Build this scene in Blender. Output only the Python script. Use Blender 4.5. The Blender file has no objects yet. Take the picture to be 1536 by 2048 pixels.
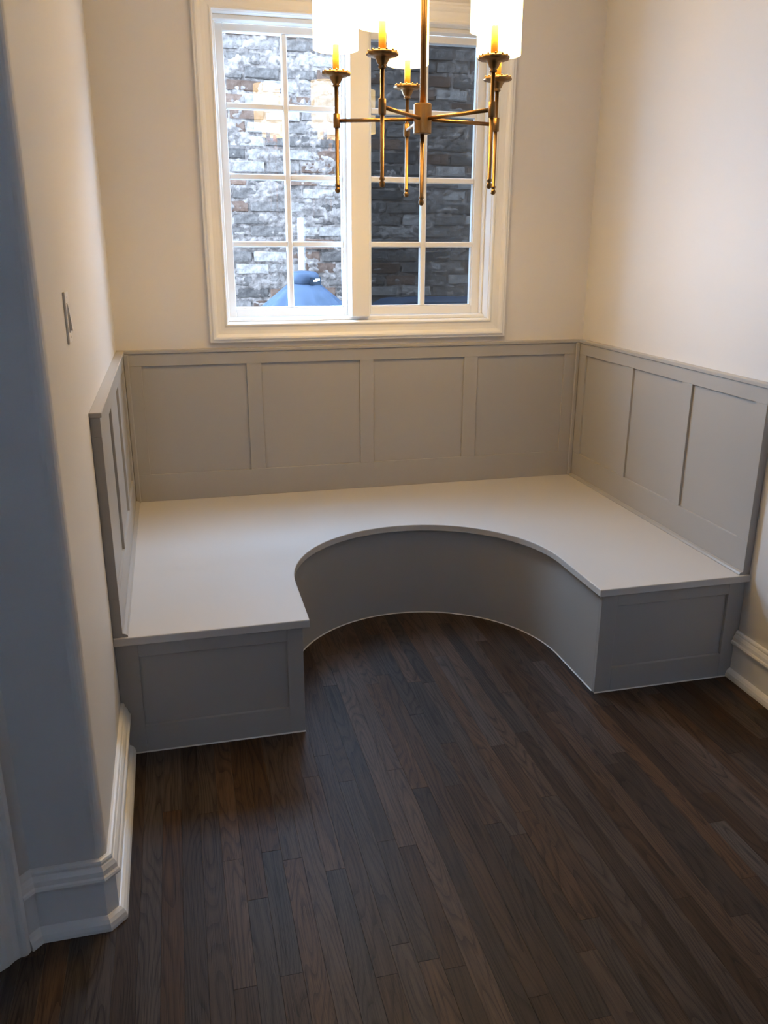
import bpy, bmesh, math, random
from mathutils import Vector, Matrix, noise

R = math.radians
random.seed(7)
scene = bpy.context.scene
C = scene.collection

# ------------------------------------------------------------------ camera
F_PX = 1657.5                       # focal length in pixels for a 1536 px wide frame
cam_d = bpy.data.cameras.new('camera')
cam_d.sensor_fit = 'HORIZONTAL'
cam_d.sensor_width = 36.0
cam_d.lens = F_PX * 36.0 / 1536.0
cam_d.clip_start = 0.05
cam = bpy.data.objects.new('camera', cam_d)
C.objects.link(cam)
_r = Vector((0.97134017, -0.23767971, 0.00257612))
_u = Vector((0.07075233, 0.29946059, 0.95148172))
_f = Vector((0.22691935, 0.92403015, -0.30769449))
M = Matrix((_r, _u, -_f)).transposed().to_4x4()
M.translation = Vector((0.2947, -4.2427, 1.7155))
cam.matrix_world = M
scene.camera = cam

# ------------------------------------------------------------------ world
SKY = 52.0
w = bpy.data.worlds.new('sky')
scene.world = w
w.use_nodes = True
bg = w.node_tree.nodes['Background']
bg.inputs['Color'].default_value = (0.37, 0.61, 1.0, 1)
bg.inputs['Strength'].default_value = SKY
vs = scene.view_settings
vs.view_transform = 'Standard'
vs.look = 'None'
vs.exposure = 0.0
vs.gamma = 1.0
vs.use_curve_mapping = False


def portal(name, loc, rot, sx, sy):
    """a light portal only guides sky sampling through an opening, it emits nothing"""
    d = bpy.data.lights.new(name, 'AREA')
    d.shape = 'RECTANGLE'
    d.size, d.size_y = sx, sy
    d.cycles.is_portal = True
    o = bpy.data.objects.new(name, d)
    o.location = loc
    o.rotation_euler = rot
    C.objects.link(o)


portal('portal_window', (1.22, 0.185, 2.02), (R(-90), 0, 0), 1.36, 1.36)

# ------------------------------------------------------------------ materials


def new_mat(name):
    m = bpy.data.materials.new(name)
    m.use_nodes = True
    nt = m.node_tree
    return m, nt, nt.nodes['Principled BSDF']


def N(nt, t, **kw):
    n = nt.nodes.new(t)
    for k, v in kw.items():
        if k in n.inputs:
            n.inputs[k].default_value = v
        else:
            setattr(n, k, v)
    return n


def paint(name, col, rough=0.5, bump=0.05, scale=60, var=0.04, spec=0.5):
    m, nt, b = new_mat(name)
    tc = N(nt, 'ShaderNodeTexCoord')
    n1 = N(nt, 'ShaderNodeTexNoise', Scale=scale, Detail=3.0)
    n2 = N(nt, 'ShaderNodeTexNoise', Scale=2.3, Detail=2.0)
    nt.links.new(tc.outputs['Object'], n1.inputs['Vector'])
    nt.links.new(tc.outputs['Object'], n2.inputs['Vector'])
    mx = N(nt, 'ShaderNodeMix', data_type='RGBA')
    mx.inputs[6].default_value = (*[c * (1 - var) for c in col], 1)
    mx.inputs[7].default_value = (*[min(1, c * (1 + var)) for c in col], 1)
    nt.links.new(n2.outputs['Fac'], mx.inputs[0])
    nt.links.new(mx.outputs[2], b.inputs['Base Color'])
    b.inputs['Roughness'].default_value = rough
    b.inputs['Specular IOR Level'].default_value = spec
    bp = N(nt, 'ShaderNodeBump', Strength=bump, Distance=0.002)
    nt.links.new(n1.outputs['Fac'], bp.inputs['Height'])
    nt.links.new(bp.outputs['Normal'], b.inputs['Normal'])
    return m


M_WALL = paint('wall_paint', (0.74, 0.70, 0.65), 0.6, 0.12, 140, 0.02)
M_REAR = paint('fill_cut_rear_paint', (0.36, 0.35, 0.34), 0.7, 0.05)  # unseen rear wall toned dark to cut fill light on the bench fronts
M_CEIL = paint('ceiling_paint', (0.82, 0.81, 0.79), 0.8, 0.05)
M_TRIM = paint('white_trim_paint', (0.87, 0.85, 0.81), 0.35, 0.02)
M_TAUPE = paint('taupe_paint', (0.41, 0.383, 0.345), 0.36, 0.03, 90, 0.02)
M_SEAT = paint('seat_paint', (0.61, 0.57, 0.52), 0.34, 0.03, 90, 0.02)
M_CAULK = paint('caulk', (0.72, 0.70, 0.66), 0.5)
M_PLAST = paint('switch_plastic', (0.80, 0.77, 0.73), 0.3, 0.0)
M_ROCK = paint('rocker_plastic', (0.72, 0.70, 0.66), 0.3, 0.0)


def metal(name, col, rough):
    m, nt, b = new_mat(name)
    b.inputs['Metallic'].default_value = 1.0
    b.inputs['Roughness'].default_value = rough
    tc = N(nt, 'ShaderNodeTexCoord')
    mp = N(nt, 'ShaderNodeMapping')
    mp.inputs['Scale'].default_value = (30, 30, 400)
    n1 = N(nt, 'ShaderNodeTexNoise', Scale=4.0, Detail=2.0)
    nt.links.new(tc.outputs['Object'], mp.inputs['Vector'])
    nt.links.new(mp.outputs['Vector'], n1.inputs['Vector'])
    mx = N(nt, 'ShaderNodeMix', data_type='RGBA')
    mx.inputs[6].default_value = (*[c * 0.8 for c in col], 1)
    mx.inputs[7].default_value = (*col, 1)
    nt.links.new(n1.outputs['Fac'], mx.inputs[0])
    nt.links.new(mx.outputs[2], b.inputs['Base Color'])
    return m


M_BRASS = metal('aged_brass', (0.29, 0.165, 0.066), 0.36)
M_KNOB = metal('nickel', (0.5, 0.48, 0.45), 0.3)

# candle sleeve: waxy amber, lets the bulb light through
M_SLEEVE, nt, b = new_mat('amber_sleeve')
b.inputs['Base Color'].default_value = (0.85, 0.47, 0.08, 1)
b.inputs['Roughness'].default_value = 0.45
b.inputs['Subsurface Weight'].default_value = 0.6
b.inputs['Subsurface Radius'].default_value = (0.03, 0.018, 0.006)

LAMP = (1.0, 0.66, 0.24, 1)


def emit(name, strength, col=LAMP):
    m, nt, b = new_mat(name)
    b.inputs['Base Color'].default_value = (0.85, 0.82, 0.76, 1)
    b.inputs['Roughness'].default_value = 0.9
    b.inputs['Emission Color'].default_value = col
    b.inputs['Emission Strength'].default_value = strength
    return m


M_SHADE = emit('lit_linen_shade', 7.6)
M_BULB = emit('lit_bulb', 400.0)

# window glass: clear with a facing dependent mirror reflection
M_GLASS, nt, b = new_mat('clear_glass')
nt.nodes.remove(b)
out = nt.nodes['Material Output']
lw = N(nt, 'ShaderNodeLayerWeight', Blend=0.5)
pw = N(nt, 'ShaderNodeMath', operation='POWER')
pw.inputs[1].default_value = 4.0
nt.links.new(lw.outputs['Facing'], pw.inputs[0])
ma = N(nt, 'ShaderNodeMath', operation='MULTIPLY_ADD')
ma.inputs[1].default_value = 0.6
ma.inputs[2].default_value = 0.045
nt.links.new(pw.outputs[0], ma.inputs[0])
tr = N(nt, 'ShaderNodeBsdfTransparent')
tr.inputs['Color'].default_value = (0.97, 0.985, 0.98, 1)
gl = N(nt, 'ShaderNodeBsdfGlossy', Roughness=0.0)
ms = N(nt, 'ShaderNodeMixShader')
nt.links.new(ma.outputs[0], ms.inputs[0])
nt.links.new(tr.outputs[0], ms.inputs[1])
nt.links.new(gl.outputs[0], ms.inputs[2])
nt.links.new(ms.outputs[0], out.inputs['Surface'])

# dimming screen: added dark sheet that dulls the right sash, partly see-through
M_SCREEN, nt, b = new_mat('dimming_screen')
b.inputs['Base Color'].default_value = (0.012, 0.012, 0.013, 1)
b.inputs['Roughness'].default_value = 0.8
b.inputs['Specular IOR Level'].default_value = 0.02
b.inputs['Alpha'].default_value = 0.64


def wood(name, per_plank=True):
    m, nt, b = new_mat(name)
    tc = N(nt, 'ShaderNodeTexCoord')
    oi = N(nt, 'ShaderNodeObjectInfo')
    cm = N(nt, 'ShaderNodeCombineXYZ')
    m1 = N(nt, 'ShaderNodeMath', operation='MULTIPLY')
    m1.inputs[1].default_value = 57.0
    nt.links.new(oi.outputs['Random'], m1.inputs[0])
    for k in range(3):
        nt.links.new(m1.outputs[0], cm.inputs[k])
    ad = N(nt, 'ShaderNodeVectorMath', operation='ADD')
    nt.links.new(tc.outputs['Object'], ad.inputs[0])
    nt.links.new(cm.outputs[0], ad.inputs[1])

    def stretched(sx, sy, sz):
        mp = N(nt, 'ShaderNodeMapping')
        mp.inputs['Scale'].default_value = (sx, sy, sz)
        nt.links.new(ad.outputs[0], mp.inputs['Vector'])
        return mp
    # cathedral figure: contour lines of a stretched noise field
    a = stretched(11, 1.1, 11)
    nf = N(nt, 'ShaderNodeTexNoise', Scale=1.0, Detail=1.5, Roughness=0.4)
    nt.links.new(a.outputs[0], nf.inputs['Vector'])
    mu = N(nt, 'ShaderNodeMath', operation='MULTIPLY')
    mu.inputs[1].default_value = 20.0
    nt.links.new(nf.outputs['Fac'], mu.inputs[0])
    fr = N(nt, 'ShaderNodeMath', operation='FRACT')
    nt.links.new(mu.outputs[0], fr.inputs[0])
    rings = N(nt, 'ShaderNodeValToRGB')
    rings.color_ramp.elements[0].position = 0.0
    rings.color_ramp.elements[0].color = (0, 0, 0, 1)
    rings.color_ramp.elements[1].position = 0.45
    rings.color_ramp.elements[1].color = (1, 1, 1, 1)
    e = rings.color_ramp.elements.new(0.95)
    e.color = (0.75, 0.75, 0.75, 1)
    nt.links.new(fr.outputs[0], rings.inputs[0])
    # open pores: fine long streaks
    s2 = stretched(420, 9, 420)
    n2 = N(nt, 'ShaderNodeTexNoise', Scale=1.0, Detail=2.0)
    nt.links.new(s2.outputs[0], n2.inputs['Vector'])
    s3 = stretched(60, 2.2, 60)
    n3 = N(nt, 'ShaderNodeTexNoise', Scale=1.0, Detail=2.0)
    nt.links.new(s3.outputs[0], n3.inputs['Vector'])
    c1 = N(nt, 'ShaderNodeMix', data_type='RGBA')
    c1.inputs[6].default_value = (0.022, 0.0122, 0.0078, 1)
    c1.inputs[7].default_value = (0.074, 0.0425, 0.025, 1)
    f1 = N(nt, 'ShaderNodeMath', operation='MULTIPLY_ADD')
    f1.inputs[1].default_value = 0.5
    nt.links.new(rings.outputs[0], f1.inputs[0])
    f2 = N(nt, 'ShaderNodeMath', operation='MULTIPLY')
    f2.inputs[1].default_value = 0.75
    nt.links.new(n3.outputs['Fac'], f2.inputs[0])
    nt.links.new(f2.outputs[0], f1.inputs[2])
    f3 = N(nt, 'ShaderNodeMapRange')
    f3.inputs[1].default_value = 0.25
    f3.inputs[2].default_value = 0.95
    nt.links.new(f1.outputs[0], f3.inputs[0])
    nt.links.new(f3.outputs[0], c1.inputs[0])
    pr = N(nt, 'ShaderNodeMapRange')
    pr.inputs[1].default_value = 0.30
    pr.inputs[2].default_value = 0.50
    pr.inputs[3].default_value = 0.55
    pr.inputs[4].default_value = 1.0
    nt.links.new(n2.outputs['Fac'], pr.inputs[0])
    mul = N(nt, 'ShaderNodeMix', data_type='RGBA', blend_type='MULTIPLY')
    mul.inputs[0].default_value = 1.0
    nt.links.new(c1.outputs[2], mul.inputs[6])
    nt.links.new(pr.outputs[0], mul.inputs[7])
    # each board took the stain differently
    hv = N(nt, 'ShaderNodeHueSaturation')
    vr = N(nt, 'ShaderNodeMapRange')
    vr.inputs[3].default_value = 0.62
    vr.inputs[4].default_value = 1.38
    nt.links.new(oi.outputs['Random'], vr.inputs[0])
    nt.links.new(vr.outputs[0], hv.inputs['Value'])
    wn = N(nt, 'ShaderNodeTexWhiteNoise')
    wn.noise_dimensions = '1D'
    nt.links.new(m1.outputs[0], wn.inputs['W'])
    sr = N(nt, 'ShaderNodeMapRange')
    sr.inputs[3].default_value = 0.55
    sr.inputs[4].default_value = 1.15
    nt.links.new(wn.outputs['Value'], sr.inputs[0])
    nt.links.new(sr.outputs[0], hv.inputs['Saturation'])
    nt.links.new(mul.outputs[2], hv.inputs['Color'])
    nt.links.new(hv.outputs[0], b.inputs['Base Color'])
    rr = N(nt, 'ShaderNodeMapRange')
    rr.inputs[3].default_value = 0.50
    rr.inputs[4].default_value = 0.36
    nt.links.new(pr.outputs[0], rr.inputs[0])
    b.inputs['Roughness'].default_value = 0.46
    b.inputs['Specular IOR Level'].default_value = 0.17
    bp = N(nt, 'ShaderNodeBump', Strength=0.35, Distance=0.0008)
    nt.links.new(pr.outputs[0], bp.inputs['Height'])
    nt.links.new(bp.outputs['Normal'], b.inputs['Normal'])
    return m


M_WOOD = wood('dark_stained_oak')
M_GAP = paint('floor_gap', (0.012, 0.009, 0.007), 0.8)


def mottled(name, c0, c1, scale, rough, bump, dist=0.006, rnd=0.0):
    m, nt, b = new_mat(name)
    tc = N(nt, 'ShaderNodeTexCoord')
    n1 = N(nt, 'ShaderNodeTexNoise', Scale=scale, Detail=6.0, Roughness=0.65)
    nt.links.new(tc.outputs['Object'], n1.inputs['Vector'])
    rp = N(nt, 'ShaderNodeMapRange')
    rp.inputs[1].default_value = 0.35
    rp.inputs[2].default_value = 0.65
    nt.links.new(n1.outputs['Fac'], rp.inputs[0])
    mx = N(nt, 'ShaderNodeMix', data_type='RGBA')
    mx.inputs[6].default_value = (*c0, 1)
    mx.inputs[7].default_value = (*c1, 1)
    nt.links.new(rp.outputs[0], mx.inputs[0])
    col = mx.outputs[2]
    if rnd:
        oi = N(nt, 'ShaderNodeObjectInfo')
        vr = N(nt, 'ShaderNodeMapRange')
        vr.inputs[3].default_value = 1 - rnd
        vr.inputs[4].default_value = 1 + rnd
        nt.links.new(oi.outputs['Random'], vr.inputs[0])
        hv = N(nt, 'ShaderNodeHueSaturation')
        nt.links.new(vr.outputs[0], hv.inputs['Value'])
        nt.links.new(col, hv.inputs['Color'])
        col = hv.outputs[0]
    nt.links.new(col, b.inputs['Base Color'])
    b.inputs['Roughness'].default_value = rough
    b.inputs['Specular IOR Level'].default_value = 0.08
    bp = N(nt, 'ShaderNodeBump', Strength=bump, Distance=dist)
    nt.links.new(n1.outputs['Fac'], bp.inputs['Height'])
    nt.links.new(bp.outputs['Normal'], b.inputs['Normal'])
    return m


M_MORTAR = mottled('smeared_mortar', (0.062, 0.042, 0.033), (0.19, 0.135, 0.107), 26, 0.9, 1.0, 0.012)
M_BRICKS = [mottled('grey_brick', (0.042, 0.029, 0.0225), (0.105, 0.076, 0.061), 34, 0.9, 0.8, 0.01, rnd=0.35),
            mottled('brown_brick', (0.056, 0.027, 0.016), (0.10, 0.056, 0.038), 34, 0.9, 0.8, 0.01, rnd=0.3),
            mottled('whitened_brick', (0.10, 0.072, 0.058), (0.215, 0.16, 0.128), 30, 0.9, 0.8, 0.01, rnd=0.2)]
M_PAVE = mottled('patio_stone', (0.30, 0.29, 0.28), (0.48, 0.46, 0.44), 9, 0.9, 0.3)
M_COVER = mottled('blue_grey_cover', (0.020, 0.024, 0.034), (0.030, 0.035, 0.050), 14, 0.55, 0.15, 0.003)
M_COVER_D = mottled('dark_cover_trim', (0.012, 0.014, 0.018), (0.02, 0.023, 0.03), 20, 0.5, 0.1)
M_TAG = paint('reflective_tag', (0.85, 0.87, 0.86), 0.3)

# ------------------------------------------------------------------ mesh helpers


def add_box(bm, x0, x1, y0, y1, z0, z1, bev=0.0, seg=1):
    m = bmesh.new()
    bmesh.ops.create_cube(m, size=1.0)
    for v in m.verts:
        v.co = Vector(((x0 + x1) / 2 + v.co.x * (x1 - x0), (y0 + y1) / 2 + v.co.y * (y1 - y0), (z0 + z1) / 2 + v.co.z * (z1 - z0)))
    if bev:
        bmesh.ops.bevel(m, geom=m.edges[:], offset=bev, segments=seg, affect='EDGES', profile=0.6)
    join(bm, m)


def join(bm, m):
    mp = {}
    for v in m.verts:
        mp[v] = bm.verts.new(v.co)
    for f in m.faces:
        try:
            bm.faces.new([mp[v] for v in f.verts]).smooth = f.smooth
        except ValueError:
            pass
    m.free()


def add_prism(bm, pts, z0, z1):
    """vertical prism from a plan polygon"""
    lo = [bm.verts.new((p[0], p[1], z0)) for p in pts]
    hi = [bm.verts.new((p[0], p[1], z1)) for p in pts]
    n = len(pts)
    bm.faces.new(lo[::-1])
    bm.faces.new(hi)
    for i in range(n):
        bm.faces.new((lo[i], lo[(i + 1) % n], hi[(i + 1) % n], hi[i]))


def add_sweep(bm, prof, frames, closed=False, caps=True):
    """prof: (a,b) pairs; frames: (origin, A, B) so that point = origin + a*A + b*B"""
    rings = []
    for o, A, B in frames:
        rings.append([bm.verts.new(o + A * a + B * b) for a, b in prof])
    n = len(prof)
    k = len(rings)
    for i in range(k if closed else k - 1):
        r0, r1 = rings[i], rings[(i + 1) % k]
        for j in range(n):
            bm.faces.new((r0[j], r0[(j + 1) % n], r1[(j + 1) % n], r1[j]))
    if caps and not closed:
        bm.faces.new(rings[0][::-1])
        bm.faces.new(rings[-1])


def add_lathe(bm, prof, seg=24, origin=(0, 0, 0), fn=None, close=True, smooth=True):
    """prof: (r, z) from bottom to top"""
    ox, oy, oz = origin
    rings = []
    for r, z in prof:
        ring = []
        for i in range(seg):
            a = 2 * math.pi * i / seg
            rr = fn(r, z, a) if fn else r
            ring.append(bm.verts.new((ox + rr * math.cos(a), oy + rr * math.sin(a), oz + z)))
        rings.append(ring)
    for a, b in zip(rings, rings[1:]):
        for i in range(seg):
            f = bm.faces.new((a[i], a[(i + 1) % seg], b[(i + 1) % seg], b[i]))
            f.smooth = smooth
    if close:
        bm.faces.new(rings[0][::-1])
        bm.faces.new(rings[-1])


def add_tube(bm, p0, p1, r, seg=12):
    p0, p1 = Vector(p0), Vector(p1)
    d = (p1 - p0)
    q = d.to_track_quat('Z', 'Y')
    ra = [bm.verts.new(p0 + q @ Vector((r * math.cos(2 * math.pi * i / seg), r * math.sin(2 * math.pi * i / seg), 0))) for i in range(seg)]
    rb = [bm.verts.new(p1 + q @ Vector((r * math.cos(2 * math.pi * i / seg), r * math.sin(2 * math.pi * i / seg), 0))) for i in range(seg)]
    for i in range(seg):
        f = bm.faces.new((ra[i], ra[(i + 1) % seg], rb[(i + 1) % seg], rb[i]))
        f.smooth = True
    bm.faces.new(ra[::-1])
    bm.faces.new(rb)


def obj(name, bm, mat, parent=None, fix=True):
    if fix:
        bmesh.ops.recalc_face_normals(bm, faces=bm.faces[:])
    me = bpy.data.meshes.new(name)
    bm.to_mesh(me)
    bm.free()
    me.materials.append(mat)
    o = bpy.data.objects.new(name, me)
    C.objects.link(o)
    if parent:
        o.parent = parent
    return o


def boxobj(name, dims, mat, parent=None, bev=0.0015):
    bm = bmesh.new()
    add_box(bm, *dims, bev)
    return obj(name, bm, mat, parent)


def empty(name, loc=(0, 0, 0), rz=0.0):
    o = bpy.data.objects.new(name, None)
    o.empty_display_size = 0.1
    o.location = loc
    o.rotation_euler = (0, 0, rz)
    C.objects.link(o)
    return o


def tag(o, label, cat, group=None):
    o['label'] = label
    o['category'] = cat
    if group:
        o['group'] = group
    return o


def structure(o, label=None):
    o['kind'] = 'structure'
    if label:
        o['label'] = label
    return o


# ------------------------------------------------------------------ dimensions
W = 2.460                  # alcove width at the window wall
SKL, SKR = 0.0085, 0.004   # the side walls close in slightly towards the room
CEIL = 3.10
ZS = 0.46                  # seat height
XL = lambda y: SKL * -y
XR = lambda y: W - SKR * -y
E_ = -2.36                 # front of the stub wall
REAR = -6.5

# window opening
WX0, WX1, WZ0, WZ1 = 0.545, 1.895, 1.342, 2.70

# ------------------------------------------------------------------ room shell
bm = bmesh.new()
T = 0.18
add_box(bm, -3.0, WX0 - 0.015, 0, T, 0, 6.5)
add_box(bm, WX1 + 0.015, 6.5, 0, T, 0, 6.5)
add_box(bm, WX0 - 0.015, WX1 + 0.015, 0, T, 0, WZ0 - 0.015)
add_box(bm, WX0 - 0.015, WX1 + 0.015, 0, T, WZ1 + 0.015, 6.5)
structure(obj('wall_back', bm, M_WALL), 'beige painted wall around the window')

# left wall: alcove side, rounded corner, stub face, then a 45 degree run with a door
xc = XL(E_)
rb = 0.032
arc = []
for k in range(7):
    a = R(0 - 90 * k / 6)
    arc.append((xc - rb + rb * math.cos(a), E_ + rb + rb * math.sin(a)))
JX = -0.165                                     # inner corner of stub and angled wall
D45 = Vector((-math.sqrt(0.5), -math.sqrt(0.5), 0))
N45 = Vector((math.sqrt(0.5), -math.sqrt(0.5), 0))
j0 = Vector((JX, E_, 0))
DS0, DS1, DZ = 0.150, 0.95, 2.12                # door opening along the angled wall
bm = bmesh.new()


def q45(s, n=0.0):
    p = j0 + D45 * s + N45 * n
    return (p.x, p.y)


add_prism(bm, [(0, 0), *arc, (JX, E_), q45(DS0), q45(DS0, -0.14), (-0.45, -2.2), (-0.45, 0)], 0, CEIL)
add_prism(bm, [q45(DS0), q45(DS1), q45(DS1, -0.14), q45(DS0, -0.14)], DZ, CEIL)
e45 = q45(1.12)
add_prism(bm, [q45(DS1), e45, (e45[0], REAR), (e45[0] - 0.14, REAR), (e45[0] - 0.14, e45[1] + 0.05), q45(DS1, -0.14)], 0, CEIL)
o = obj('wall_left', bm, M_WALL)
structure(o, 'beige left wall with a rounded outside corner')

bm = bmesh.new()
add_prism(bm, [(W, 0), (W + 0.15, 0), (W + 0.15, REAR), (XR(REAR), REAR)], 0, CEIL)
structure(obj('wall_right', bm, M_WALL), 'pale right wall lit by the window')

bm = bmesh.new()
x0 = e45[0]
RW = [(-0.42, -0.14, 1.95, 2.30), (1.85, 1.97, 1.38, 2.04)]       # openings in the rear wall
xs = [x0 - 0.14, RW[0][0], RW[0][1], RW[1][0], RW[1][1], W + 0.15]
for k in (0, 2, 4):
    add_box(bm, xs[k], xs[k + 1], REAR - 0.15, REAR, 0, CEIL)
for a, b_, c_, d_ in RW:
    add_box(bm, a, b_, REAR - 0.15, REAR, 0, c_)
    add_box(bm, a, b_, REAR - 0.15, REAR, d_, CEIL)
structure(obj('wall_rear', bm, M_REAR))
for k, (a, b_, c_, d_) in enumerate(RW):
    wr = structure(empty('window_%d' % (k + 2), ((a + b_) / 2, REAR, c_)), 'small window behind the viewer' if k == 0 else 'narrow sidelight behind the viewer')
    hw, hh = (b_ - a) / 2, d_ - c_
    for xx in (-hw, hw - 0.012):
        boxobj('jamb', (xx, xx + 0.012, -0.12, 0.01, 0.012, hh - 0.012), M_TRIM, wr)
    for z in (0, hh - 0.012):
        boxobj('rail', (-hw, hw, -0.12, 0.01, z, z + 0.012), M_TRIM, wr)

bm = bmesh.new()
add_box(bm, -2.0, W + 0.15, REAR - 0.15, 0.0, CEIL, CEIL + 0.12)
structure(obj('ceiling', bm, M_CEIL))

# ------------------------------------------------------------------ floor of separate strips
bm = bmesh.new()
add_box(bm, -2.0, W + 0.15, REAR - 0.15, T, -0.12, -0.0125)
floor = structure(obj('floor', bm, M_GAP), 'dark stained oak strip floor')
PW = 0.057
lengths = [0.45, 0.7, 0.95, 1.25, 1.6]
pl_mesh = {}
for L in lengths:
    bm = bmesh.new()
    add_box(bm, -PW / 2 + 0.0001, PW / 2 - 0.0001, -L / 2 + 0.0002, L / 2 - 0.0002, -0.012, 0.0, 0.0004)
    bmesh.ops.recalc_face_normals(bm, faces=bm.faces[:])
    me = bpy.data.meshes.new('plank')
    bm.to_mesh(me)
    bm.free()
    me.materials.append(M_WOOD)
    pl_mesh[L] = me
x = W + 0.02 - PW / 2
rows = 0
nplank = 0
far = bmesh.new()
while x > -0.95:
    y = -0.62 + random.uniform(0, 0.5) if 0.6 < x < 1.85 else -1.5 + random.uniform(0, 0.5)
    while y > -3.6:
        L = random.choice(lengths)
        if x > -0.45:
            o = bpy.data.objects.new('plank', pl_mesh[L])
            o.location = (x, y - L / 2, random.uniform(-0.0002, 0.0002))
            C.objects.link(o)
            o.parent = floor
            nplank += 1
        else:
            add_box(far, x - PW / 2 + .0003, x + PW / 2 - .0003, y - L, y - .0008, -0.012, 0)
        y -= L
    while y > REAR:
        L = random.choice(lengths)
        add_box(far, x - PW / 2 + .0003, x + PW / 2 - .0003, max(y - L, REAR), y - .0008, -0.012, 0)
        y -= L
    x -= PW
o = obj('far_planks', far, M_WOOD, floor)
o['kind'] = 'stuff'
print('planks', nplank)

# ------------------------------------------------------------------ baseboards
# (out from wall, up)
BASE = [(0, 0), (0.016, 0), (0.016, 0.142), (0.021, 0.147), (0.029, 0.150), (0.031, 0.157), (0.029, 0.163), (0.0245, 0.167),
        (0.0225, 0.180), (0.0165, 0.190), (0.0135, 0.192), (0.0135, 0.199), (0.011, 0.204), (0.006, 0.206), (0, 0.206)]
SHOE = [(0.016, 0), (0.036, 0), (0.036, 0.010), (0.033, 0.022), (0.027, 0.031), (0.020, 0.036), (0.016, 0.037)]


def path_frames(pts, left=False):
    """mitred frames along a plan polyline; the profile grows to the right of travel"""
    P = [Vector((p[0], p[1], 0)) for p in pts]
    fr = []
    for i, p in enumerate(P):
        nn = []
        if i > 0:
            d = (P[i] - P[i - 1]).normalized()
            nn.append(Vector((d.y, -d.x, 0)))
        if i < len(P) - 1:
            d = (P[i + 1] - P[i]).normalized()
            nn.append(Vector((d.y, -d.x, 0)))
        n = sum(nn, Vector()) / len(nn)
        n = n / n.length_squared
        if left:
            n = -n
        fr.append((p, n, Vector((0, 0, 1))))
    return fr


BY = -1.583               # bench face
c45 = 0.018
lp = [(XL(BY), BY), (xc, E_ + c45), (xc - c45, E_), (JX + 0.014, E_), (JX - 0.0, E_ - 0.014), q45(0.046)]
lp = [(XL(BY), BY), (xc, E_ + c45), (xc - c45, E_), (JX, E_), q45(0.046)]
bl = structure(empty('baseboard_left', (0, 0, 0)), 'white moulded baseboard turning the left corner')
bm = bmesh.new()
add_sweep(bm, BASE, path_frames(lp, True))
obj('board', bm, M_TRIM, bl)
bm = bmesh.new()
add_sweep(bm, SHOE, path_frames(lp, True))
obj('shoe_moulding', bm, M_TRIM, bl)

rp = [(XR(BY), BY), (XR(REAR), REAR)]
br = structure(empty('baseboard_right', (0, 0, 0)), 'white moulded baseboard on the right wall')
bm = bmesh.new()
add_sweep(bm, BASE, path_frames(rp, False))
obj('board', bm, M_TRIM, br)
bm = bmesh.new()
add_sweep(bm, SHOE, path_frames(rp, False))
obj('shoe_moulding', bm, M_TRIM, br)

# ------------------------------------------------------------------ door and casing on the angled wall (at the left edge)
A45 = math.atan2(D45.y, D45.x)


def F45(s, n, z):
    return j0 + D45 * s + N45 * n + Vector((0, 0, z))


CAS = [(0, 0), (0, 0.030), (0.012, 0.034), (0.020, 0.030), (0.026, 0.024), (0.040, 0.021), (0.060, 0.023), (0.078, 0.020),
       (0.088, 0.014), (0.094, 0.015), (0.098, 0.010), (0.100, 0.0)]        # (across from outer edge, thickness)
tr1 = structure(empty('trim_1', (JX, E_, 0)), 'white moulded door casing at the left edge')
for s0, sg in ((DS0 - 0.102, 1), (DS1 + 0.102, -1)):
    bm = bmesh.new()
    fr = [(F45(s0, 0, 0) - tr1.location, D45 * sg, N45), (F45(s0, 0, DZ + 0.1) - tr1.location, D45 * sg, N45)]
    bm2 = bm
    rings = []
    for k, (o_, A_, B_) in enumerate(fr):
        ring = []
        for a_, b_ in CAS:
            z = (DZ + 0.1 - a_) if k == 1 else 0
            ring.append(bm.verts.new(o_.xy.to_3d() + A_ * a_ + B_ * b_ + Vector((0, 0, z))))
        rings.append(ring)
    for j in range(len(CAS)):
        j2 = (j + 1) % len(CAS)
        bm.faces.new((rings[0][j], rings[0][j2], rings[1][j2], rings[1][j]))
    bm.faces.new(rings[0])
    bm.faces.new(rings[1])
    obj('casing_board', bm, M_TRIM, tr1)
bm = bmesh.new()
rings = []
for k in (0, 1):
    ring = []
    for a_, b_ in CAS:
        s = (DS0 - 0.102 + a_) if k == 0 else (DS1 + 0.102 - a_)
        ring.append(bm.verts.new(F45(s, b_, DZ + 0.1 - a_) - tr1.location))
    rings.append(ring)
for j in range(len(CAS)):
    j2 = (j + 1) % len(CAS)
    bm.faces.new((rings[0][j], rings[0][j2], rings[1][j2], rings[1][j]))
obj('casing_board', bm, M_TRIM, tr1)

d1 = structure(empty('door_1', (F45(DS0, -0.05, 0)), A45), 'white panelled door')
# local x runs along the wall away from the alcove, local +y points into the room
LY = Vector((-math.sin(A45), math.cos(A45), 0)).dot(N45)
sy = 1 if LY > 0 else -1
DW = DS1 - DS0
boxobj('slab', (0.003, DW - 0.003, -0.02, 0.008, 0.008, DZ - 0.003), M_TRIM, d1)
for xx in (0.003, DW / 2 - 0.05, DW - 0.103):
    boxobj('stile', (xx, xx + 0.10, 0.008 * 1, 0.02, 0.008, DZ - 0.003), M_TRIM, d1)
knob = bmesh.new()
add_lathe(knob, [(0.012, 0), (0.010, 0.02), (0.024, 0.035), (0.028, 0.05), (0.02, 0.062), (0.004, 0.065)], 16)
ko = obj('door_knob', knob, M_KNOB, d1)
ko.location = (0.06, 0.02, 0.95)
ko.rotation_euler = (R(-90), 0, 0)

# ------------------------------------------------------------------ window
win = structure(empty('window_1', (1.22, 0, WZ0)), 'white double casement window with eight panes a side')


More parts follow.
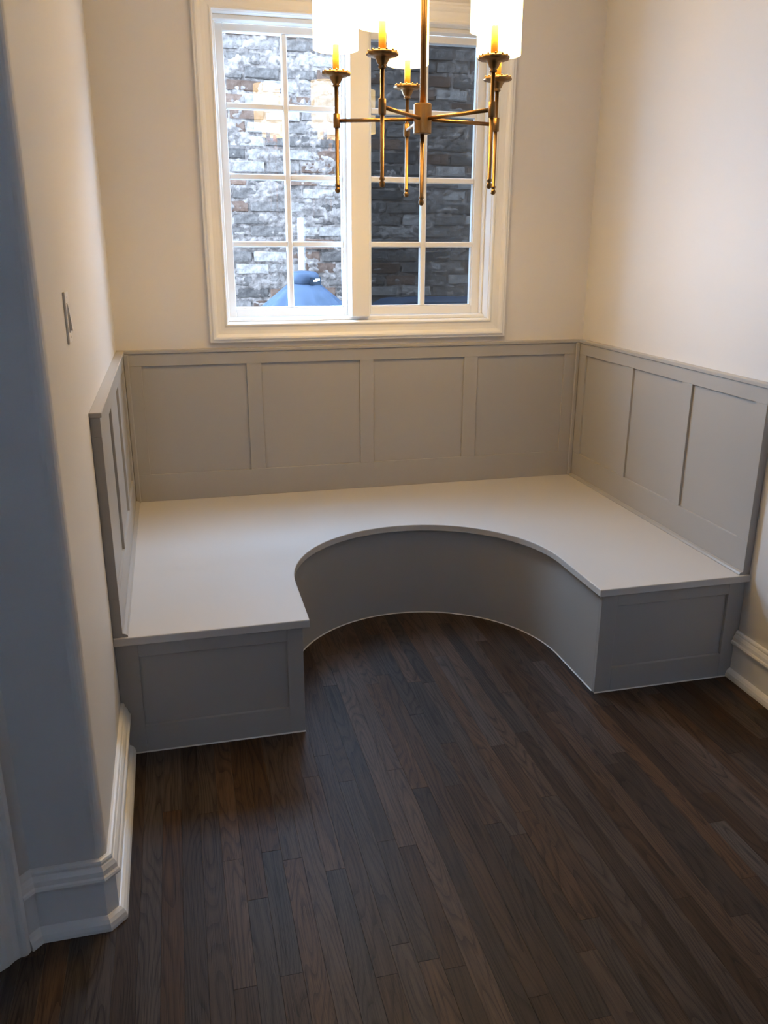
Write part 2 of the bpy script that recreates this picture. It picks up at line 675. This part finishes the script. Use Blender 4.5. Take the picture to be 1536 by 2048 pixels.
def wbox(name, dims, mat=M_TRIM, parent=None, bev=0.0015):
    x0, x1, y0, y1, z0, z1 = dims
    p = parent or win
    off = Vector((1.22, 0, WZ0))
    bm = bmesh.new()
    add_box(bm, x0 - off.x, x1 - off.x, y0, y1, z0 - off.z, z1 - off.z, bev)
    return obj(name, bm, mat, p)


# picture frame casing: (across from inner edge, thickness)
WC = [(0.0, 0.0), (0.0, 0.014), (0.004, 0.019), (0.010, 0.020), (0.014, 0.016), (0.019, 0.0145), (0.034, 0.016), (0.050, 0.020),
      (0.056, 0.026), (0.064, 0.031), (0.073, 0.032), (0.079, 0.028), (0.081, 0.024), (0.088, 0.024), (0.091, 0.021), (0.091, 0.0)]
cx0, cx1, cz0, cz1 = WX0 - 0.004, WX1 + 0.004, WZ0 - 0.002, WZ1 + 0.002
corn = [(cx0, cz0, -1, -1), (cx1, cz0, 1, -1), (cx1, cz1, 1, 1), (cx0, cz1, -1, 1)]
for i in range(4):
    bm = bmesh.new()
    rings = []
    for (x, z, dx, dz) in (corn[i], corn[(i + 1) % 4]):
        rings.append([bm.verts.new((x + dx * a - 1.22, -b_, z + dz * a - WZ0)) for a, b_ in WC])
    for j in range(len(WC)):
        j2 = (j + 1) % len(WC)
        bm.faces.new((rings[0][j], rings[0][j2], rings[1][j2], rings[1][j]))
    obj('casing_moulding', bm, M_TRIM, win)

# jamb liners around the opening
JY = 0.178
wbox('jamb', (WX0 - 0.014, WX0, 0.0, JY, WZ0, WZ1))
wbox('jamb', (WX1, WX1 + 0.014, 0.0, JY, WZ0, WZ1))
wbox('jamb', (WX0 - 0.014, WX1 + 0.014, 0.0, JY, WZ1, WZ1 + 0.014))
wbox('sill', (WX0 - 0.014, WX1 + 0.014, 0.0, JY, WZ0 - 0.014, WZ0))
# stops, stepped
wbox('stop', (WX0, WX1, 0.050, 0.112, WZ0, WZ0 + 0.018), bev=0.003)
wbox('stop', (WX0, WX1, 0.050, 0.112, WZ1 - 0.02, WZ1), bev=0.003)
wbox('stop', (WX1 - 0.012, WX1, 0.078, 0.112, WZ0 + 0.018, WZ1 - 0.02), bev=0.003)
wbox('stop', (WX0, WX0 + 0.012, 0.078, 0.112, WZ0 + 0.018, WZ1 - 0.02), bev=0.003)
wbox('mullion', (1.168, 1.262, 0.012, 0.176, WZ0 + 0.018, WZ1 - 0.02), bev=0.003)


def sash(x0, x1, g0, g1, screen):
    z0, z1, gz0, gz1 = WZ0 + 0.018, WZ1 - 0.02, 1.402, 2.648
    s = empty('sash', (0, 0, 0))
    s.parent = win
    y0, y1 = 0.114, 0.166
    wbox('stile', (x0, g0, y0, y1, z0, z1), parent=s, bev=0.002)
    wbox('stile', (g1, x1, y0, y1, z0, z1), parent=s, bev=0.002)
    wbox('rail', (g0, g1, y0, y1, z0, gz0), parent=s, bev=0.002)
    wbox('rail', (g0, g1, y0, y1, gz1, z1), parent=s, bev=0.002)
    # glazing bead steps
    wbox('glazing_bead', (g1 - 0.006, g1, y0 + 0.01, y1 - 0.012, gz0, gz1), parent=s)
    wbox('glazing_bead', (g0, g1 - 0.006, y0 + 0.01, y1 - 0.012, gz0, gz0 + 0.006), parent=s)
    mw = 0.0135
    xm = (g0 + g1) / 2 + 0.004
    zs_ = [gz0 + (gz1 - gz0) * k / 4 for k in range(5)]
    wbox('muntin', (xm - mw, xm + mw, 0.119, 0.161, gz0, gz1), parent=s, bev=0.004)
    for k in (1, 2, 3):
        wbox('muntin', (g0, xm - mw, 0.120, 0.160, zs_[k] - mw, zs_[k] + mw), parent=s, bev=0.004)
        wbox('muntin', (xm + mw, g1, 0.120, 0.160, zs_[k] - mw, zs_[k] + mw), parent=s, bev=0.004)
    for k in range(4):
        for a, b_ in ((g0, xm), (xm, g1)):
            wbox('pane', (a, b_, 0.1385, 0.1415, zs_[k], zs_[k + 1]), M_GLASS, s, 0)
    if screen:  # screen and frame added to darken the brick behind this sash
        wbox('dimming_screen', (g0 - 0.01, g1 + 0.01, 0.1700, 0.1704, gz0 - 0.01, gz1 + 0.01), M_SCREEN, s, 0)
        for a, b_ in ((g0 - 0.022, g0 - 0.01), (g1 + 0.01, g1 + 0.022)):
            wbox('dimming_screen_frame', (a, b_, 0.167, 0.175, gz0 - 0.02, gz1 + 0.02), M_TRIM, s)
    return s


sash(WX0 + 0.003, 1.197, 0.594, 1.150, False)
sash(1.233, WX1 - 0.003, 1.294, 1.843, True)

# ------------------------------------------------------------------ wainscoting
CZ = 1.222


def wainscot(root, length, panels, t_back, ends, s0=0.0, s1=0.0):
    """local frame: x along the wall, +y out of the wall... built with y from 0 (wall) to -t"""
    tb, tf = t_back, t_back + TH
    z0, zt0, zt1, zb = ZS, 1.146, 1.206, 0.600
    for a, b_ in panels:
        boxobj('panel', (a - 0.004, b_ + 0.004, -tb, 0, zb - 0.004, zt0 + 0.004), M_TAUPE, root, 0)
    boxobj('top_rail', (s0, length - s1, -tf, 0, zt0, zt1), M_TAUPE, root, 0.0012)
    boxobj('bottom_rail', (s0, length - s1, -tf, 0, z0, zb), M_TAUPE, root, 0.0012)
    edges = [s0] + [v for p in panels for v in p] + [length - s1]
    for i in range(0, len(edges), 2):
        boxobj('stile', (edges[i], edges[i + 1], -tf, 0, zb, zt0), M_TAUPE, root, 0.0012)
    boxobj('cap', (0 - ends[0], length + ends[1], -tf - 0.006, 0, zt1, CZ), M_TAUPE, root, 0.002)


TB = 0.022
TH = 0.010
TF = TB + TH
# back
wb = tag(empty('wainscoting', (0, 0, 0)), 'taupe four panel wainscoting below the window', 'wainscot', 'taupe wall panelling')
wainscot(wb, W, [(0.112, 0.619), (0.693, 1.199), (1.271, 1.766), (1.842, 2.345)], TB, (0, 0))
# right, local x runs from the corner towards the viewer
LR = 1.598
wr_ = tag(empty('wainscoting', (W, 0, 0), R(-90) - math.atan(SKR)), 'taupe three panel wainscoting on the bright right wall', 'wainscot', 'taupe wall panelling')
wainscot(wr_, LR, [(0.119, 0.538), (0.616, 1.034), (1.110, 1.530)], TB, (-TF - 0.007, 0.006), s0=TF + 0.0005)
# left, local x runs from the viewer's end to the corner
wl = tag(empty('wainscoting', (XL(-LR), -LR, 0), R(90) + math.atan(SKL)), 'narrow foreshortened taupe wainscoting on the left wall below the switch', 'wainscot', 'taupe wall panelling')
wainscot(wl, LR, [(LR - 1.530, LR - 1.110), (LR - 1.034, LR - 0.616), (LR - 0.538, LR - 0.119)], TB, (0.006, -TF - 0.007), s1=TF + 0.0005)
# corner strips belong to the back panelling
for x0, x1 in ((TF, TF + 0.024), (W - TF - 0.022, W - TF)):
    boxobj('corner_strip', (x0, x1, -TF - 0.014, -TF, ZS, 1.206), M_TAUPE, wb, 0.004)

# ------------------------------------------------------------------ banquette bench
ben = tag(empty('banquette_bench', (1.235, -1.0, 0)), 'taupe built-in corner banquette with a round cut-out for a table', 'bench')
BO = Vector((1.235, -1.0, 0))
CX, CYc = 1.235, -1.25
RS, RF = 0.560, 0.583
YF = -1.606
SEG = 48


def u_outline(r, yf, x0, x1, yb):
    """plan outline of the U: counter-clockwise starting back left"""
    pts = [(x0(yb), yb), (x0(yf), yf), (CX - r, yf)]
    for k in range(SEG + 1):
        a = math.pi - math.pi * k / SEG
        pts.append((CX + r * math.cos(a), CYc + r * math.sin(a)))
    pts += [(CX + r, yf), (x1(yf), yf), (x1(yb), yb)]
    return pts


def shift(pts):
    return [(p[0] - BO.x, p[1] - BO.y) for p in pts]


# seat slab with an eased edge
bm = bmesh.new()
ZT = ZS
o0 = shift(u_outline(RS, YF, lambda y: XL(y) + .001, lambda y: XR(y) - .001, -0.001))
prof_in = [(0.0015, 0.0), (0.0, -0.004), (0.0, -0.026), (0.002, -0.030)]


def inset(pts, d):
    n = len(pts)
    res = []
    for i in range(n):
        p0, p1, p2 = Vector(pts[i - 1]), Vector(pts[i]), Vector(pts[(i + 1) % n])
        d1_, d2_ = (p1 - p0).normalized(), (p2 - p1).normalized()
        n1, n2 = Vector((-d1_.y, d1_.x)), Vector((-d2_.y, d2_.x))
        m = (n1 + n2) / 2
        m = m / max(m.length_squared, 0.2)
        res.append((p1.x + m.x * d, p1.y + m.y * d))
    return res


area = sum(o0[i][0] * o0[(i + 1) % len(o0)][1] - o0[(i + 1) % len(o0)][0] * o0[i][1] for i in range(len(o0)))
sg = 1 if area > 0 else -1
levels = [(0.003, ZT), (0.0008, ZT - 0.0012), (0.0, ZT - 0.004), (0.0, ZT - 0.027), (0.002, ZT - 0.030)]
rings = []
for d, z in levels:
    rings.append([bm.verts.new((x, y, z)) for x, y in inset(o0, d * sg)])
n = len(o0)
for a, b_ in zip(rings, rings[1:]):
    for i in range(n):
        bm.faces.new((a[i], a[(i + 1) % n], b_[(i + 1) % n], b_[i]))
bm.faces.new(rings[0])
bm.faces.new(rings[-1])
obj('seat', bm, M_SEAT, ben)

# curved front: bent board
ZB = ZS - 0.030
bm = bmesh.new()
for_r = []
YB = BY + 0.0
pl_out = [(CX - RF, YB + 0.018)]
for k in range(SEG + 1):
    a = math.pi - math.pi * k / SEG
    pl_out.append((CX + RF * math.cos(a), CYc + RF * math.sin(a)))
pl_out.append((CX + RF, YB + 0.018))
pl_in = [(CX - RF - 0.015, YB + 0.018)]
for k in range(SEG + 1):
    a = math.pi - math.pi * k / SEG
    pl_in.append((CX + (RF + 0.015) * math.cos(a), CYc + (RF + 0.015) * math.sin(a)))
pl_in.append((CX + RF + 0.015, YB + 0.018))
add_prism(bm, shift(pl_out + pl_in[::-1]), 0, ZB)
for f in bm.faces:
    if len(f.verts) == 4:
        f.smooth = True
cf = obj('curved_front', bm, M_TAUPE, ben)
try:
    cf.data.set_sharp_from_angle(angle=R(30))
except Exception:
    pass
# thin bead of caulk along the floor
bm = bmesh.new()
car = [Vector((p[0] - BO.x, p[1] - BO.y, 0)) for p in pl_out]
fr = path_frames([(v.x, v.y) for v in car])
add_sweep(bm, [(-0.0, 0.0), (0.0035, 0.0), (0.0, 0.004)], [(p, nrm, z) for p, nrm, z in fr])
obj('floor_bead', bm, M_CAULK, ben)

# end faces with a recessed panel
for nm, x0, x1, a0, a1 in (('l', XL(BY) + 0.001, CX - RF, 0.088, 0.596), ('r', CX + RF, XR(BY) - 0.001, 1.886, 2.380)):
    ep = empty('end_face', (0, 0, 0))
    ep.parent = ben
    y0, yp, y1 = BY, BY + 0.012, BY + 0.018

    def eb(name, dims, bev=0.0012):
        x0_, x1_, y0_, y1_, z0_, z1_ = dims
        return boxobj(name, (x0_ - BO.x, x1_ - BO.x, y0_ - BO.y, y1_ - BO.y, z0_, z1_), M_TAUPE, ep, bev)
    za, zb_ = 0.106, 0.374
    eb('stile', (x0, a0, y0, y1, 0, ZB))
    eb('stile', (a1, x1, y0, y1, 0, ZB))
    eb('rail', (a0, a1, y0, y1, 0, za))
    eb('rail', (a0, a1, y0, y1, zb_, ZB))
    eb('panel', (a0 - 0.004, a1 + 0.004, yp, y1, za - 0.004, zb_ + 0.004), 0)
    bm = bmesh.new()
    add_sweep(bm, [(0, 0), (0.0035, 0), (0, 0.004)],
              [(Vector((xx - BO.x, BY - BO.y, 0)), Vector((0, -1, 0)), Vector((0, 0, 1))) for xx in (x0, x1)])
    b2 = obj('floor_bead', bm, M_CAULK, ep)
# trim strips standing on the seat along the side panelling
QR = [(0, 0), (0.017, 0), (0.017, 0.004), (0.012, 0.010), (0.004, 0.013), (0, 0.013)]
for root, xa, xb in ((wl, 0.0, LR - 0.05), (wr_, 0.05, LR)):
    bm = bmesh.new()
    add_sweep(bm, QR, [(Vector((xx, -TF, ZS + 0.0002)), Vector((0, -1, 0)), Vector((0, 0, 1))) for xx in (xa, xb)])
    obj('seat_trim', bm, M_TAUPE, root)

# ------------------------------------------------------------------ light switch on the left wall
SWY, SWZ = -1.893, 1.531
sw = tag(empty('light_switch', (XL(SWY), SWY, SWZ), math.atan(SKL)), 'white rocker light switch on the left wall', 'switch')
bm = bmesh.new()
add_box(bm, 0, 0.0065, -0.040, 0.040, -0.066, 0.066, 0.0028, 2)
obj('cover_plate', bm, M_PLAST, sw)
bm = bmesh.new()
add_box(bm, 0.0065, 0.0080, -0.020, 0.020, -0.038, 0.038, 0.0006)
obj('switch_frame', bm, M_PLAST, sw)
bm = bmesh.new()
vs_ = [(0.008, -0.016, -0.033), (0.008, 0.016, -0.033), (0.008, 0.016, 0.033), (0.008, -0.016, 0.033),
       (0.0145, -0.016, -0.033), (0.0145, 0.016, -0.033), (0.0085, 0.016, 0.033), (0.0085, -0.016, 0.033)]
V = [bm.verts.new(v) for v in vs_]
for f in ((0, 1, 2, 3), (4, 5, 6, 7), (0, 1, 5, 4), (1, 2, 6, 5), (2, 3, 7, 6), (3, 0, 4, 7)):
    bm.faces.new([V[i] for i in f])
obj('rocker', bm, M_ROCK, sw)
for z in (-0.05, 0.05):
    bm = bmesh.new()
    add_tube(bm, (0.006, 0, z), (0.0072, 0, z), 0.003, 8)
    obj('screw', bm, M_PLAST, sw)

# ------------------------------------------------------------------ chandelier
HX, HY, HZ = 1.205, -1.10, 2.143
ch = tag(empty('chandelier', (HX, HY, HZ)), 'brass five-arm chandelier with lit white drum shades', 'chandelier')
bm = bmesh.new()
add_lathe(bm, [(0.029, -0.050), (0.0325, -0.047), (0.0325, 0.047), (0.029, 0.050)], 32, smooth=False)
obj('hub', bm, M_BRASS, ch)
bm = bmesh.new()
add_lathe(bm, [(0.0115, 0.050), (0.0115, CEIL - HZ - 0.03)], 16)
obj('centre_rod', bm, M_BRASS, ch)
bm = bmesh.new()
add_lathe(bm, [(0.012, CEIL - HZ - 0.035), (0.055, CEIL - HZ - 0.022), (0.06, CEIL - HZ)], 32)
obj('ceiling_canopy', bm, M_BRASS, ch)
STEM_LO = [(0.004, -0.292), (0.0085, -0.288), (0.0105, -0.281), (0.0085, -0.274), (0.0065, -0.271), (0.0095, -0.268), (0.0095, -0.262), (0.0082, -0.260), (0.0082, -0.05)]
bm = bmesh.new()
add_lathe(bm, STEM_LO, 14)
obj('lower_finial', bm, M_BRASS, ch)
ARM_R = 0.315


def chand_part(name, bm, mat, parent):
    return obj(name, bm, mat, parent)


proto = {}
bm = bmesh.new()
add_tube(bm, (0.030, 0, 0), (ARM_R - 0.010, 0, 0), 0.0068, 12)
proto['arm'] = (bm, M_BRASS)
bm = bmesh.new()
add_lathe(bm, [(0.0115, -0.024), (0.0130, -0.022), (0.0130, 0.022), (0.0115, 0.024)], 18, (ARM_R, 0, 0))
proto['collar'] = (bm, M_BRASS)
bm = bmesh.new()
add_lathe(bm, [(0.003, -0.247), (0.0085, -0.243), (0.0106, -0.236), (0.0085, -0.229), (0.0056, -0.226), (0.0092, -0.223), (0.0092, -0.216), (0.0070, -0.214), (0.0070, 0.117)], 14, (ARM_R, 0, 0))
proto['stem'] = (bm, M_BRASS)
bm = bmesh.new()


def scallop(r, z, a):
    return r * (1 + (0.035 * math.cos(12 * a) if r > 0.04 else 0))


add_lathe(bm, [(0.0105, 0.112), (0.0135, 0.116), (0.0105, 0.121), (0.0155, 0.125), (0.0195, 0.133), (0.0235, 0.141), (0.031, 0.146), (0.0495, 0.1485), (0.0515, 0.1525), (0.0505, 0.158), (0.044, 0.1605), (0.020, 0.1585), (0.012, 0.160)], 48, (ARM_R, 0, 0), scallop)
proto['drip_cup'] = (bm, M_BRASS)
bm = bmesh.new()
for k in range(12):
    a = 2 * math.pi * (k + 0.5) / 12
    m = bmesh.new()
    bmesh.ops.create_icosphere(m, subdivisions=1, radius=0.0042)
    for v in m.verts:
        v.co += Vector((ARM_R + 0.046 * math.cos(a), 0.046 * math.sin(a), 0.1605))
    join(bm, m)
proto['cup_beading'] = (bm, M_BRASS)
bm = bmesh.new()
add_lathe(bm, [(0.0118, 0.160), (0.0118, 0.245), (0.009, 0.249)], 18, (ARM_R, 0, 0))
proto['candle_sleeve'] = (bm, M_SLEEVE)
bm = bmesh.new()
add_lathe(bm, [(0.006, 0.249), (0.013, 0.262), (0.019, 0.285), (0.018, 0.305), (0.010, 0.325), (0.003, 0.335)], 16, (ARM_R, 0, 0))
proto['bulb'] = (bm, M_BULB)
bm = bmesh.new()
SB, ST = 0.232, 0.475
add_lathe(bm, [(0.0795, SB), (0.0812, SB), (0.0800, ST), (0.0783, ST), (0.0795, SB)], 40, (ARM_R, 0, 0), close=False)
proto['lampshade'] = (bm, M_SHADE)
bm = bmesh.new()
for k in range(3):
    a = 2 * math.pi * k / 3
    add_tube(bm, (ARM_R + 0.012 * math.cos(a), 0.012 * math.sin(a), ST - 0.03), (ARM_R + 0.0785 * math.cos(a), 0.0785 * math.sin(a), ST - 0.008), 0.0014, 6)
proto['shade_spider'] = (bm, M_BRASS)

first = {}
for k in range(5):
    ang = R(13 + 72 * k)
    if k == 0:
        bmx, mt = proto['arm']
        arm = obj('arm', bmx, mt, ch)
        first['arm'] = arm
        for nm in ('collar', 'stem', 'drip_cup', 'cup_beading', 'candle_sleeve', 'bulb', 'lampshade', 'shade_spider'):
            bmx, mt = proto[nm]
            first[nm] = obj(nm, bmx, mt, arm)
        first['lampshade']['label'] = 'glowing white drum shade'
    else:
        arm = first['arm'].copy()
        C.objects.link(arm)
        arm.parent = ch
        for nm in ('collar', 'stem', 'drip_cup', 'cup_beading', 'candle_sleeve', 'bulb', 'lampshade', 'shade_spider'):
            c = first[nm].copy()
            C.objects.link(c)
            c.parent = arm
    arm.rotation_euler = (0, 0, ang)

# ------------------------------------------------------------------ outside: neighbouring brick wall
YW = 1.75
BL, BH, JT = 0.218, 0.064, 0.017
nw = structure(empty('wall_outside', (1.5, YW, 0)), 'rough grey brick wall with smeared mortar outside the window')
WXA, WXB, WZA, WZB = 0.25, 6.0, -0.1, 3.35
# mortar bed: lumpy sheet with real relief in view, plain backing beyond
bm = bmesh.new()
VX0, VX1, VZ0, VZ1 = 0.25, 3.1, 1.0, 3.2
st = 0.009
nx, nz = int((VX1 - VX0) / st), int((VZ1 - VZ0) / st)
grid = []
for i in range(nx + 1):
    col = []
    for k in range(nz + 1):
        x, z = VX0 + (VX1 - VX0) * i / nx, VZ0 + (VZ1 - VZ0) * k / nz
        p = Vector((x, 0.3, z))
        q_ = Vector((x * 5.0, 0.3, z * 9.0))
        s = 0.011 + noise.fractal(q_, 0.75, 2.2, 5) * 0.016 + abs(noise.noise(p * 24)) * 0.014
        # ridges of squeezed-out mortar along the bed joints
        row = (z / (BH + JT)) % 1.0
        edge = min(row, 1 - row)
        s += 0.007 * max(0, 1 - edge * 5.0) * (0.6 + noise.noise(p * 12))
        col.append(bm.verts.new((x - 1.5, 0.010 - s, z)))
    grid.append(col)
for i in range(nx):
    for k in range(nz):
        f = bm.faces.new((grid[i][k], grid[i + 1][k], grid[i + 1][k + 1], grid[i][k + 1]))
        f.smooth = True
obj('mortar', bm, M_MORTAR, nw)
bm = bmesh.new()
add_box(bm, WXA - 1.5, WXB - 1.5, 0.045, 0.30, WZA, WZB)
add_box(bm, VX1 - 1.5, WXB - 1.5, 0.012, 0.045, WZA, WZB)
add_box(bm, WXA - 1.5, VX1 - 1.5, 0.012, 0.045, WZA, VZ0)
add_box(bm, WXA - 1.5, VX1 - 1.5, 0.012, 0.045, VZ1, WZB)
obj('wall_core', bm, M_MORTAR, nw)
rest = bmesh.new()
bms = []
for v in range(5):
    bm = bmesh.new()
    add_box(bm, -BL / 2, BL / 2, -0.012, 0.03, -BH / 2, BH / 2, 0.004)
    for vv in bm.verts:
        vv.co += Vector((random.uniform(-.004, .004), random.uniform(-.003, .003), random.uniform(-.004, .004)))
    bmesh.ops.recalc_face_normals(bm, faces=bm.faces[:])
    row_ = []
    for mt in M_BRICKS:
        me = bpy.data.meshes.new('brick')
        bm.to_mesh(me)
        me.materials.append(mt)
        row_.append(me)
    bm.free()
    bms.append(row_)
nb = 0
r_i = 0
z = WZA + BH / 2
while z < WZB:
    x = WXA + BL / 2 - (0.12 if r_i % 2 else 0) + random.uniform(-.01, .01)
    while x < WXB:
        inside = 0.55 < x < 2.75 and 1.18 < z < 3.08
        if inside:
            kind = random.choices((0, 1, 2), (0.55, 0.17, 0.28))[0]
            o = bpy.data.objects.new('brick', random.choice(bms)[kind])
            o.location = (x - 1.5, random.uniform(-0.004, 0.007), z + random.uniform(-.003, .003))
            o.rotation_euler = (random.uniform(-.02, .02), random.uniform(-.012, .012), random.uniform(-.02, .02))
            C.objects.link(o)
            o.parent = nw
            nb += 1
        elif x - BL / 2 > WXA - 0.01:
            add_box(rest, x - BL / 2 - 1.5, x + BL / 2 - 1.5, -0.004 + random.uniform(-.003, .003), 0.03, z - BH / 2, z + BH / 2)
        x += BL + JT
    z += BH + JT
    r_i += 1
o = obj('more_bricks', rest, M_BRICKS[0], nw)
o['kind'] = 'stuff'
print('bricks', nb)

bm = bmesh.new()
add_box(bm, -8, 8, T, 9, -0.2, -0.1)
structure(obj('floor_outside', bm, M_PAVE), 'patio outside the window')

# ------------------------------------------------------------------ outside: covered grills
gx, gy = 1.06, 0.92
gr = tag(empty('covered_grill', (gx, gy, -0.1)), 'round grill under a tented blue-grey cover outside the left sash', 'grill')
bm = bmesh.new()


def folds(r, z, a):
    k = min(1, max(0, (r - 0.06) / 0.2))
    return r * (1 + 0.05 * k * math.sin(7 * a + 0.6) + 0.045 * k * abs(math.sin(6.5 * a + 2.0)) + 0.02 * k * math.sin(17 * a))


add_lathe(bm, [(0.35, 0.02), (0.35, 0.5), (0.35, 1.0), (0.345, 1.22), (0.335, 1.32), (0.305, 1.385), (0.25, 1.45), (0.17, 1.522), (0.105, 1.578), (0.082, 1.596), (0.078, 1.60)], 96, fn=folds)
obj('cover', bm, M_COVER, gr)
bm = bmesh.new()
add_lathe(bm, [(0.088, 1.585), (0.097, 1.592), (0.094, 1.618), (0.088, 1.642), (0.070, 1.655), (0.03, 1.660), (0.004, 1.661)], 32, fn=lambda r, z, a: r * (1 + 0.04 * math.sin(3 * a)))
vent = obj('top_cap', bm, M_COVER, gr)
bm = bmesh.new()
for k in range(9):
    a0, a1 = R(-78 + 9 * k), R(-78 + 9 * (k + 1))
    p = [(0.1005 * math.cos(a), 0.1005 * math.sin(a)) for a in (a0, a1)]
    q = [(0.104 * math.cos(a), 0.104 * math.sin(a)) for a in (a0, a1)]
    add_prism(bm, [p[0], p[1], q[1], q[0]], 1.574, 1.625)
obj('vent_flap', bm, M_COVER_D, gr)
bm = bmesh.new()
for a0, a1, z0, z1 in ((-66, -50, 1.600, 1.612), (-58, -36, 1.606, 1.618)):
    add_prism(bm, [(0.105 * math.cos(R(a0)), 0.105 * math.sin(R(a0))), (0.105 * math.cos(R(a1)), 0.105 * math.sin(R(a1))),
                   (0.108 * math.cos(R(a1)), 0.108 * math.sin(R(a1))), (0.108 * math.cos(R(a0)), 0.108 * math.sin(R(a0)))], z0, z1)
obj('reflective_tag', bm, M_TAG, vent)

g2 = tag(empty('covered_grill', (2.12, 0.95, -0.1)), 'long flat-topped blue cover outside the right sash', 'grill')
bm = bmesh.new()
nxg, nyg = 40, 14
top = []
for i in range(nxg + 1):
    c_ = []
    for k in range(nyg + 1):
        x = -0.57 + 1.14 * i / nxg
        y = -0.28 + 0.56 * k / nyg
        z = 1.482 + 0.008 * noise.noise(Vector((x * 5, y * 5, 1))) - 0.05 * max(0, abs(x) - 0.48) / 0.09
        if x < -0.50:
            z += 0.010
        c_.append(bm.verts.new((x, y, z)))
    top.append(c_)
for i in range(nxg):
    for k in range(nyg):
        bm.faces.new((top[i][k], top[i + 1][k], top[i + 1][k + 1], top[i][k + 1])).smooth = True
rim = [top[i][0] for i in range(nxg + 1)] + [top[nxg][k] for k in range(1, nyg + 1)] + [top[i][nyg] for i in range(nxg - 1, -1, -1)] + [top[0][k] for k in range(nyg - 1, 0, -1)]
prev = rim
for lev, zz in enumerate((1.44, 1.1, 0.6, 0.02)):
    cur = []
    for i, v in enumerate(rim):
        s = 1.015 + 0.012 * math.sin(i * 0.9) * (lev + 1) / 3 + 0.006 * lev
        cur.append(bm.verts.new((v.co.x * s, v.co.y * s, zz)))
    nn = len(rim)
    for i in range(nn):
        bm.faces.new((prev[i], prev[(i + 1) % nn], cur[(i + 1) % nn], cur[i])).smooth = True
    prev = cur
bm.faces.new(prev)
obj('cover', bm, M_COVER, g2)
bm = bmesh.new()
add_box(bm, -0.59, 0.59, -0.304, -0.296, 1.30, 1.32)
obj('strap', bm, M_COVER_D, g2)
